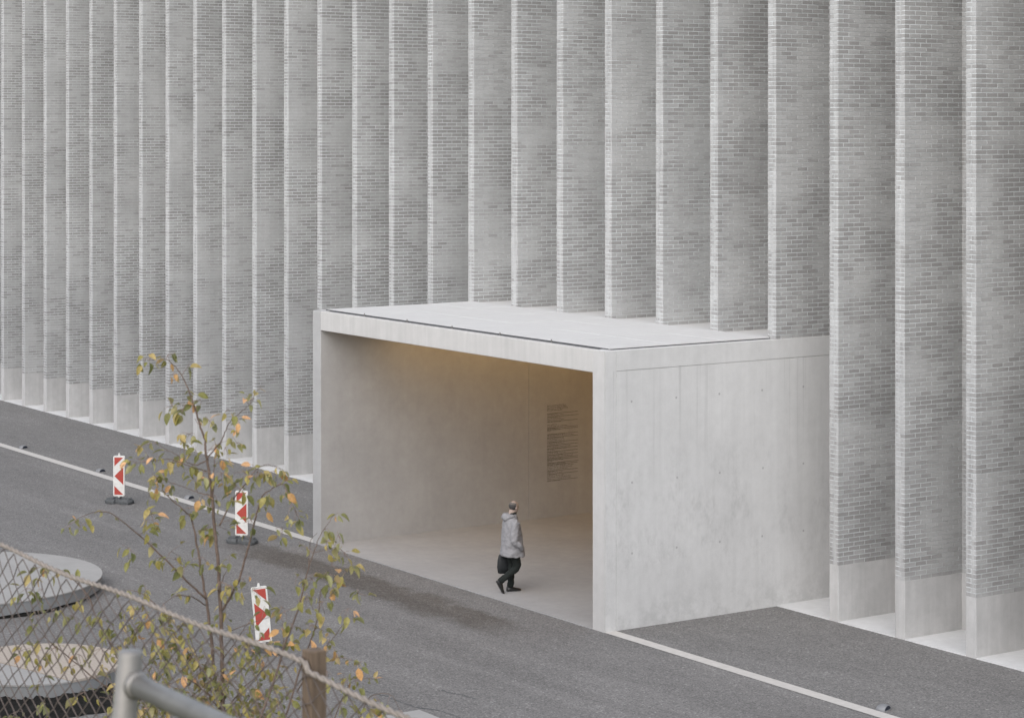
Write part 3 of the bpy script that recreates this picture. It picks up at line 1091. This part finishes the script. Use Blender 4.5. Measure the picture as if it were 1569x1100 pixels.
# left hand: palm and five curled fingers round the bag handle
m = MB()
HX, HY = -0.078, 0.238
m.ellipsoid((HX, HY, 0.716), (0.042, 0.017, 0.048), 14, 10)
for dx, ln in ((0.030, 0.052), (0.010, 0.060), (-0.011, 0.056), (-0.031, 0.044)):
    x = HX + dx
    m.tube([(x, HY, 0.690), (x, HY + 0.012, 0.672), (x, HY + 0.004, 0.690 - ln * 0.55), (x, HY - 0.014, 0.672), (x, HY - 0.022, 0.686)], [0.011, 0.010, 0.009, 0.0085, 0.007], 8)
m.tube([(HX + 0.037, HY - 0.004, 0.728), (HX + 0.048, HY - 0.018, 0.704), (HX + 0.040, HY - 0.028, 0.684)], [0.012, 0.011, 0.009], 8)
m.build("hand", M['skin'], man, smooth=True)

c_, s_ = math.cos(HEAD_DIR), math.sin(HEAD_DIR)
bp = Vector(MAN) + Vector((c_ * -0.075 - s_ * 0.235, s_ * -0.075 + c_ * 0.235, 0.0))
bag = empty("bag", bp, HEAD_DIR + R(-4))
tag(bag, "soft black bag held low behind the walking man's leg", "bag")
m = MB()
m.rings([ell_ring(0.0, 0, z, rx, ry, 24, 0.0, 3.0) for z, rx, ry in ((0.30, 0.090, 0.032), (0.315, 0.117, 0.050), (0.42, 0.133, 0.059), (0.54, 0.124, 0.052), (0.63, 0.104, 0.032), (0.655, 0.090, 0.016))])
m.build("pouch", M['bag'], bag, smooth=True)
for yy in (-0.02, 0.02):
    m = MB(); m.tube([(-0.07, yy, 0.63), (-0.035, yy * 0.8, 0.675), (0.03, yy * 0.5, 0.685), (0.07, yy, 0.63)], 0.008, 8)
    m.build("strap", M['bag'], bag, smooth=True)

# ------------------------------------------------------------------ wire fence, post, railing
FY, FZ = 3.70, 7.025
fence = empty("wire_fence", (-8, FY, 5.6))
tag(fence, "sagging chain link fence with a pale twisted top rope along the bank's edge", "fence")
fence["_w"] = tuple(fence.location)


def Fp(m, name, mat, smooth=False, bevel=0.0):
    return at_world(m.build(name, mat, smooth=smooth, bevel=bevel), fence, (0, 0, 0))


def rope_z(x):
    drop = 0.024 + 0.018 * (x + 6.63) if x > -6.63 else 0.0
    return FZ - drop - 0.018 * math.sin((x + 10.4) * 0.84) ** 2 + 0.006 * math.sin(x * 5.3)


m = MB()
for ph in (0.0, math.pi):
    pts, X = [], -14.0
    while X < -2.6:
        a = X * 62 + ph
        pts.append((X, FY + 0.0048 * math.cos(a), rope_z(X) + 0.0048 * math.sin(a)))
        X += 0.018
    m.tube(pts, 0.0066, 6)
Fp(m, "top_rope", M['rope'], True)
m = MB()
dw, dh = 0.112, 0.080
fr = random.Random(5)
nx = int(7.0 / dw)
jit = {}


def node(i, j):
    if (i, j) not in jit:
        X = -14.0 + i * dw / 2
        droop = 0.02 * math.sin(X * 2.3)
        jit[(i, j)] = (X + fr.uniform(-0.006, 0.006), FY + 0.012 * math.sin(X * 1.7 + j * 0.2) + fr.uniform(-0.004, 0.004),
                       rope_z(X) - 0.012 - j * dh / 2 * 1.0 + (droop if j > 1 else 0) + fr.uniform(-0.004, 0.004))
    return jit[(i, j)]


rows_n = 32
for i in range(0, 2 * nx + 40):
    for j in range(rows_n):
        if (i + j) % 2 == 0:
            for di in (-1, 1):
                m.tube([node(i, j), node(i + di, j + 1)], 0.0023, 4)
o = Fp(m, "wire_mesh", M['wire'])
for X in (-13.2, -6.66, -3.2):
    m = MB(); m.box(X - 0.03, X + 0.03, FY + 0.016, FY + 0.076, 5.4, 7.060)
    Fp(m, "wooden_post", M['wood_post'], bevel=0.004)

rail = empty("metal_railing", (-4.0, 2.05, 5.6))
tag(rail, "blurred galvanised tube railing in the near left foreground", "railing")
rail["_w"] = tuple(rail.location)
p_top = at(200, 997, 4.8); p_bot = at(189, 1110, 4.8)
dv = (p_bot - p_top) / (p_top.z - p_bot.z)
p_end = p_top + dv * (p_top.z - 5.6)
m = MB(); m.tube([p_end, p_top - Vector((0, 0, 0.004)), p_top], [0.0252, 0.0252, 0.0235], 24)
at_world(m.build("post", M['steel'], smooth=True), rail, (0, 0, 0))
r0 = at(203, 1046, 4.8)
m = MB(); m.tube([r0, Vector((-1.2, r0.y + 0.0, r0.z))], 0.0225, 24)
at_world(m.build("rail", M['steel'], smooth=True), rail, (0, 0, 0))
m = MB(); m.tube([r0 + Vector((0.02, 0, 0)), r0 + Vector((0.034, 0, 0))], [0.030, 0.024], 24)
at_world(m.build("weld", M['steel'], smooth=True), rail, (0, 0, 0))
m = MB(); m.tube([(-1.25, r0.y, r0.z - 0.0225), (-1.25, r0.y, 5.6)], 0.0245, 24)
at_world(m.build("post", M['steel'], smooth=True), rail, (0, 0, 0))

# ------------------------------------------------------------------ young trees
lr = random.Random(21)


def leaf_mesh(name, mat, seed):
    r_ = random.Random(seed)
    nseg = 7
    bend, fold, twist = r_.uniform(0.1, 1.15), r_.uniform(0.15, 0.8), r_.uniform(-0.55, 0.55)
    V, Fc = [], []
    for k in range(nseg + 1):
        t_ = k / nseg
        w = 0.27 * (math.sin(math.pi * t_ ** 0.82) ** 0.8) * (1 - 0.12 * t_) if 0 < k < nseg else 0.004
        w *= 1 + r_.uniform(-0.06, 0.06)
        a = bend * t_
        x = math.sin(a) / max(bend, 0.01) if bend > 0.01 else t_
        z = -(1 - math.cos(a)) / max(bend, 0.01)
        tw = twist * t_
        for s_ in (-1, 0, 1):
            y = s_ * w
            zz = z + abs(s_) * w * fold
            V.append((x, y * math.cos(tw) - (zz - z) * math.sin(tw), z + y * math.sin(tw) + (zz - z) * math.cos(tw)))
    for k in range(nseg):
        for c_ in (0, 1):
            a = k * 3 + c_
            Fc.append((a, a + 3, a + 4, a + 1))
    # short stalk
    n0 = len(V)
    V += [(-0.22, -0.012, 0.03), (-0.22, 0.012, 0.03), (0.02, 0.012, 0.0), (0.02, -0.012, 0.0)]
    Fc.append((n0, n0 + 1, n0 + 2, n0 + 3))
    m_ = MB(); m_.add(V, Fc)
    return m_.mesh(name, mat, True)


LEAF_G = [leaf_mesh("leaf", M['leaf'], 10 + k) for k in range(10)]
LEAF_O = [leaf_mesh("leaf", M['leaf_orange'], 30 + k) for k in range(4)]


class Sapling:
    def __init__(s, name, base_px, depth, label, group, n_parts):
        p = at(base_px, 1130, depth)
        y = p.y
        gz = 5.6 - max(0, y - 4.2) * 0.64
        s.t = empty(name, (p.x, p.y, gz))
        s.t["_w"] = tuple(s.t.location)
        tag(s.t, label, "tree", group)
        s.depth, s.twigs, s.leaves, s.n_parts, s.root = depth, MB(), [], n_parts, Vector((p.x, p.y, gz))

    def branch(s, px, r0, r1, name="branch", d0=0.0, d1=0.0, to_root=False, leafy=1.0, start=0.15, orange=0.07):
        k = len(px) - 1
        pts = [at(x, y, s.depth + d0 + (d1 - d0) * i / k) for i, (x, y) in enumerate(px)]
        rads = [r0 + (r1 - r0) * (i / k) ** 0.9 for i in range(k + 1)]
        if to_root:
            pts = [s.root + Vector((0, 0, -0.1)), (s.root * 0.5 + pts[0] * 0.5)] + pts
            rads = [r0 * 1.5, r0 * 1.2] + rads
        sp = smooth_path([tuple(p) + (r_,) for p, r_ in zip(pts, rads)], 5)
        P3 = [Vector(p[:3]) for p in sp]
        for i in range(1, len(P3) - 1):
            P3[i] = P3[i] + Vector((lr.uniform(-1, 1), lr.uniform(-1, 1), lr.uniform(-1, 1))) * 0.0022
        m_ = MB(); m_.tube(P3, [max(0.0011, p[3]) for p in sp], 7)
        o = at_world(m_.build(name, M['bark'], smooth=True), s.t, (0, 0, 0))
        # twigs and leaves
        acc, nxt = 0.0, 0.0
        total = sum((P3[i + 1] - P3[i]).length for i in range(len(P3) - 1))
        nxt = total * start
        for i in range(len(P3) - 1):
            seg = P3[i + 1] - P3[i]
            while leafy > 0 and acc + seg.length > nxt:
                q = P3[i] + seg * ((nxt - acc) / seg.length)
                s.twig(q, seg.normalized(), leafy, orange)
                nxt += lr.uniform(0.045, 0.095) / leafy
            acc += seg.length
        if leafy > 0:
            s.twig(P3[-1], (P3[-1] - P3[-4]).normalized(), leafy, orange, tip=True)
        return o

    def twig(s, q, d, leafy, orange, tip=False):
        side_ = Vector((lr.gauss(0, 1), lr.gauss(0, 1), lr.gauss(0, 0.6)))
        side_ = (side_ - d * side_.dot(d)).normalized()
        dirv = (d * (1.0 if tip else 0.55) + side_ * (0.3 if tip else 0.9) + Vector((0, 0, 0.15))).normalized()
        ln = lr.uniform(0.03, 0.10)
        pts = [q]
        p = q.copy(); v = dirv.copy()
        nseg = 5
        for k in range(nseg):
            v = (v + Vector((lr.gauss(0, 0.16), lr.gauss(0, 0.16), lr.gauss(-0.10, 0.10)))).normalized()
            p = p + v * ln / nseg
            pts.append(p.copy())
        s.twigs.tube(pts, [0.0017, 0.0015, 0.0013, 0.0012, 0.001, 0.0008], 5)
        for k in range(lr.choice((2, 2, 3, 3, 4, 4))):
            i = lr.choice((2, 3, 4, 5, 5, 5))
            s.leaf(pts[i], (pts[i] - pts[i - 1]).normalized(), orange)

    def leaf(s, p, d, orange, size=None):
        L = size or lr.uniform(0.030, 0.068)
        h = Vector((lr.gauss(0, 0.7), lr.gauss(0, 0.7), lr.gauss(-0.75, 0.45)))
        x = (d * 0.55 + h).normalized()
        z = Vector((lr.gauss(0, 0.6), lr.gauss(0, 0.6), 1.0))
        z = (z - x * z.dot(x)).normalized()
        y = z.cross(x)
        rot = Matrix((x, y, z)).transposed()
        me = lr.choice(LEAF_O) if lr.random() < orange else lr.choice(LEAF_G)
        s.leaves.append((p + x * L * 0.22, rot, L, me))

    def cluster(s, px, py, n, spread=9, dd=0.0, orange=0.12):
        c = at(px, py, s.depth + dd)
        for k in range(int(n * 1.35 + 0.5)):
            q = c + Vector((lr.gauss(0, 1), lr.gauss(0, 1), lr.gauss(0, 1))) * spread / F_PX * s.depth
            s.twigs.tube([c + Vector((0, 0, 0.01)), (c + q) / 2 + Vector((0, 0, 0.008)), q], [0.0012, 0.0011, 0.0009], 5)
            s.leaf(q, (q - c).normalized(), orange * 0.7)

    def finish(s):
        tw = at_world(s.twigs.build("twigs", M['twig'], smooth=True), s.t, (0, 0, 0))
        tw["kind"] = "stuff"
        order = sorted(range(len(s.leaves)), key=lambda k: -s.leaves[k][2])
        rest = {}
        for n_, k in enumerate(order):
            p, rot, L, me = s.leaves[k]
            if n_ < s.n_parts:
                o = bpy.data.objects.new("leaf", me)
                col.objects.link(o)
                o.parent = s.t
                o.matrix_basis = Matrix.LocRotScale(p - Vector(s.t["_w"]), rot.to_quaternion(), Vector((L, L, L)))
            else:
                mk = me.materials[0]
                mb = rest.setdefault(mk.name, (mk, MB()))[1]
                mb.add([p + rot @ (Vector(v.co) * L) for v in me.vertices], [tuple(f.vertices) for f in me.polygons])
        if rest:
            V, Fc, mats, idx = [], [], [], []
            for mk, mb in rest.values():
                n0 = len(V); V += mb.v
                Fc += [tuple(i + n0 for i in f) for f in mb.f]
                idx += [len(mats)] * len(mb.f); mats.append(mk)
            me = bpy.data.meshes.new("foliage")
            me.from_pydata([tuple(v) for v in V], [], Fc)
            for mk in mats: me.materials.append(mk)
            me.polygons.foreach_set("material_index", idx)
            me.polygons.foreach_set("use_smooth", [True] * len(Fc))
            o = bpy.data.objects.new("foliage", me)
            col.objects.link(o)
            at_world(o, s.t, (0, 0, 0))
            o["kind"] = "stuff"


T = Sapling("young_tree", 335, 11.5, "tallest slender young tree with sparse green and orange leaves behind the wire fence", "young trees on the bank", 300)
T.branch([(345, 1130), (342, 1100), (340, 998), (337, 909), (334, 861), (329.4, 813), (324.6, 759), (320, 723), (315.5, 691), (314, 674), (306, 650), (298, 624), (293, 608), (283.6, 586), (271, 565), (258, 552)],
         0.0115, 0.0020, "trunk", 0, 0.1, True, 0.5, 0.52, 0.22)
T.branch([(342, 1110), (337, 1084), (329, 1036), (323, 973), (318, 931), (313, 903), (307, 864.6), (300.7, 829.6), (293.6, 796), (280, 780), (262.7, 765.5), (250, 752), (248.6, 742)], 0.0105, 0.0015, "branch", 0.05, 0.25, False, 0.7, 0.5)
T.branch([(316, 917), (286, 890), (245, 848.6), (207, 815), (173, 788), (146, 784), (118, 795)], 0.006, 0.0011, "branch", 0.05, -0.2, False, 0.75, 0.38)
T.branch([(315, 927), (293, 914), (270.5, 913), (253, 923), (243, 938)], 0.0035, 0.001, "branch", 0.05, -0.25, False, 0.6, 0.5)
T.branch([(328, 1044), (305.5, 1020.5), (270.5, 976), (246.6, 934.6), (222, 912), (205, 905)], 0.0055, 0.0011, "branch", 0.0, 0.3, False, 1.1, 0.2)
T.branch([(262, 1180), (215, 1098), (186, 1020.5), (165.5, 979), (146, 941), (135, 912), (118, 893), (95.5, 874), (73, 868)], 0.0075, 0.0012, "branch", 0.1, 0.1, False, 0.7, 0.40)
T.branch([(262, 1180), (215, 1090), (175, 1060), (146, 1039.6), (105, 1006), (79.5, 985.5), (57, 963)], 0.006, 0.0012, "branch", 0.1, -0.1, False, 0.95, 0.35)
T.branch([(341, 934.6), (363.6, 893), (373, 864.6), (382.7, 829.6), (390.7, 797.7), (395, 780), (403, 758.5), (413.8, 751), (431, 741), (438.5, 750), (446, 768), (455, 786)], 0.0065, 0.0010, "branch", 0, -0.2, False, 0.62, 0.42)
T.branch([(334, 905), (342, 885), (347.7, 874)], 0.003, 0.001, "branch", 0, -0.05, False, 0.6, 0.4)
T.branch([(336.7, 805), (355.6, 767), (373, 745.5), (384, 730), (396, 716), (412, 712), (428, 718)], 0.0045, 0.001, "branch", 0, 0.2, False, 0.9, 0.25)
T.branch([(316, 704), (334, 682), (338, 678), (345.8, 659), (352, 646.6), (366, 634), (380, 622), (388, 613)], 0.0038, 0.001, "branch", 0, -0.15, False, 0.85, 0.3, 0.25)
T.branch([(326.5, 767), (328, 723.6), (328.7, 702), (333, 690)], 0.003, 0.001, "branch", 0, 0.1, False, 0.9, 0.3)
T.branch([(316, 706), (300, 712), (287, 708), (274, 699), (258, 690), (240.6, 680)], 0.0035, 0.001, "branch", 0, 0.2, False, 0.9, 0.3, 0.22)
T.branch([(318, 722), (296, 716), (262, 704), (232, 706), (208, 708)], 0.003, 0.001, "branch", 0, -0.2, False, 0.8, 0.4, 0.25)
T.branch([(322, 758), (309, 756), (296, 752), (270, 742), (252, 736)], 0.003, 0.001, "branch", 0, 0.1, False, 0.6, 0.3)
T.branch([(354, 966), (395.5, 950.5), (433.6, 937.8)], 0.0022, 0.001, "branch", 0.1, 0.1, False, 0.6, 0.6)
T.branch([(338, 1080), (310, 1055), (285, 1040), (262, 1046), (240, 1052)], 0.004, 0.001, "branch", 0, -0.2, False, 1.1, 0.2)
T.branch([(340, 1095), (372, 1055), (398, 1030), (415, 1000)], 0.004, 0.001, "branch", 0, 0.1, False, 1.1, 0.2)
T.branch([(341, 1010), (360, 985), (372, 965), (380, 955)], 0.003, 0.001, "branch", 0, -0.15, False, 0.9, 0.3)
T.branch([(336, 1085), (318, 1060), (300, 1000), (290, 975)], 0.0035, 0.001, "branch", 0, 0.2, False, 1.0, 0.2)
T.branch([(350, 1125), (372, 1090), (380, 1070), (392, 1052)], 0.0035, 0.001, "branch", 0, 0.2, False, 1.1, 0.1)
T.branch([(325, 1040), (290, 1068), (262, 1078), (240, 1092)], 0.003, 0.001, "branch", 0, 0.2, False, 1.1, 0.1)
for (x, y, n, og) in ((234, 547, 4, 0.1), (224, 553, 2, 0.0), (256, 549, 4, 0.2), (266, 575, 2, 0.9), (291, 604, 4, 0.1), (308, 616, 3, 0.8), (264, 624, 5, 0.05), (281, 629, 5, 0.1), (321, 648, 4, 0.05),
                      (290, 668, 4, 0.05), (276, 673, 2, 0.1), (350, 630, 2, 0.8), (362, 648, 3, 0.8), (384, 617, 3, 0.1), (363, 682, 3, 0.1), (283, 690, 4, 0.4), (300, 694, 3, 0.3), (330, 690, 5, 0.1), (345, 688, 3, 0.5),
                      (228, 704, 4, 0.4), (213, 707, 2, 0.0), (240, 735, 4, 0.1), (252, 730, 2, 0.6), (228, 745, 3, 0.0), (264, 712, 4, 0.1), (312, 726, 4, 0.3), (338, 728, 6, 0.1), (350, 735, 5, 0.2), (290, 720, 2, 0.0),
                      (232, 790, 5, 0.1), (222, 800, 4, 0.1), (240, 806, 3, 0.3), (288, 780, 3, 0.1), (318, 812, 6, 0.0), (331, 808, 4, 0.1), (330, 762, 3, 0.0), (310, 765, 2, 0.7), (362, 748, 5, 0.1), (378, 727, 6, 0.2), (395, 727, 5, 0.2),
                      (420, 725, 4, 0.2), (438, 760, 4, 0.2), (452, 786, 4, 0.0), (433, 812, 4, 0.3), (398, 775, 4, 0.1), (385, 800, 4, 0.0), (352, 800, 2, 0.0), (196, 842, 4, 0.2), (262, 848, 3, 0.0), (268, 860, 4, 0.1), (283, 872, 4, 0.0),
                      (118, 800, 2, 0.2), (135, 802, 2, 0.1), (310, 856, 3, 0.1), (322, 826, 3, 0.1), (350, 900, 6, 0.1), (345, 940, 4, 0.05), (372, 890, 3, 0.05), (390, 905, 4, 0.2), (40, 905, 5, 0.1), (72, 880, 4, 0.2), (65, 905, 3, 0.1), (80, 938, 4, 0.1),
                      (110, 945, 3, 0.1), (60, 945, 3, 0.0), (30, 1000, 5, 0.1), (55, 1003, 5, 0.1), (85, 995, 5, 0.1), (120, 1005, 4, 0.1), (65, 1040, 3, 0.1), (130, 1063, 4, 0.3), (170, 1075, 2, 0.1), (20, 1095, 3, 0.2), (70, 1080, 3, 0.1), (160, 955, 3, 0.1),
                      (190, 950, 5, 0.1), (210, 965, 7, 0.1), (232, 985, 6, 0.15), (215, 940, 4, 0.3), (250, 960, 5, 0.2), (275, 1000, 6, 0.1), (300, 1020, 6, 0.1), (262, 1020, 5, 0.1), (280, 1060, 7, 0.1), (310, 1075, 8, 0.1), (330, 1060, 5, 0.1),
                      (355, 1030, 6, 0.15), (370, 1062, 6, 0.1), (360, 1090, 6, 0.1), (395, 1085, 6, 0.1), (420, 1060, 5, 0.1), (300, 1095, 6, 0.1), (250, 1080, 4, 0.1)):
    T.cluster(x, y, n, 6.8, lr.uniform(-0.15, 0.15), og)
for k in range(62):
    T.cluster(lr.uniform(170, 425), lr.uniform(985, 1105), lr.choice((3, 4, 5)), 8.5, lr.uniform(-0.25, 0.25), 0.15)
for k in range(14):
    T.cluster(lr.uniform(150, 300), lr.uniform(945, 1000), lr.choice((2, 3, 4)), 8.5, lr.uniform(-0.2, 0.2), 0.15)
T.finish()

T2 = Sapling("young_tree", 405, 11.2, "low slim young tree behind the wooden fence post, in front of the porch's left corner", "young trees on the bank", 150)
T2.branch([(392, 1130), (398.6, 1100), (411, 1068), (427, 1020.5), (437, 985.5), (453, 944), (465.5, 899.6), (473.4, 867.7), (481, 845.5), (491, 820), (503.7, 801)], 0.0075, 0.0011, "trunk", 0, 0.1, True, 0.5, 0.45, 0.2)
T2.branch([(425, 1118), (440, 1090), (458, 1030), (476.6, 979), (487.7, 941), (490, 915), (492.5, 902.7), (508.4, 894.8)], 0.006, 0.0011, "branch", 0.05, 0.2, False, 0.6, 0.5, 0.2)
T2.branch([(455, 1060), (475, 1025), (491, 1001), (503.7, 985.5), (524.3, 958)], 0.004, 0.0013, "branch", 0.1, 0.0, False, 0.5, 0.5, 0.2)
T2.branch([(490, 1130), (513, 1098), (526, 1065), (537, 1046), (552, 1040)], 0.004, 0.001, "branch", 0.1, 0.1, False, 0.8, 0.3, 0.25)
T2.branch([(545, 1125), (556, 1085), (570, 1065), (590, 1062), (603, 1068), (612, 1086)], 0.003, 0.0009, "branch", 0.1, 0.0, False, 0.35, 0.3, 0.1)
T2.branch([(473, 868), (475, 845), (476, 828), (486, 816)], 0.0018, 0.0009, "branch", 0.1, 0.1, False, 0.0)
T2.branch([(428, 1015), (434, 990), (433, 965), (433, 950)], 0.0028, 0.001, "branch", 0.0, 0.1, False, 0.3, 0.5)
T2.branch([(482, 846), (500, 842), (515, 838), (528, 846)], 0.0016, 0.0008, "branch", 0.1, 0.1, False, 0.4, 0.5)
for (x, y, n, og) in ((500, 832, 5, 0.25), (518, 822, 3, 0.1), (527, 850, 3, 0.0), (508, 870, 2, 0.3), (536, 872, 3, 0.1), (455, 887, 2, 0.0), (478, 890, 5, 0.1), (500, 884, 3, 0.6), (470, 920, 5, 0.1), (492, 928, 4, 0.2), (510, 910, 4, 0.1),
                      (548, 912, 4, 0.0), (533, 935, 3, 0.2), (435, 935, 4, 0.1), (447, 958, 3, 0.3), (478, 960, 5, 0.1), (505, 985, 4, 0.2), (515, 1010, 4, 0.4), (535, 1012, 3, 0.3), (500, 1030, 4, 0.1), (525, 1050, 5, 0.1), (550, 1020, 4, 0.1),
                      (545, 1045, 4, 0.2), (565, 1090, 3, 0.1), (580, 1075, 3, 0.0), (520, 1080, 4, 0.1), (455, 1010, 3, 0.2), (440, 1070, 5, 0.1), (425, 1085, 5, 0.1)):
    T2.cluster(x, y, n, 7, lr.uniform(-0.12, 0.12), og)
T2.finish()

for o in bpy.data.objects:
    if "_w" in o:
        del o["_w"]
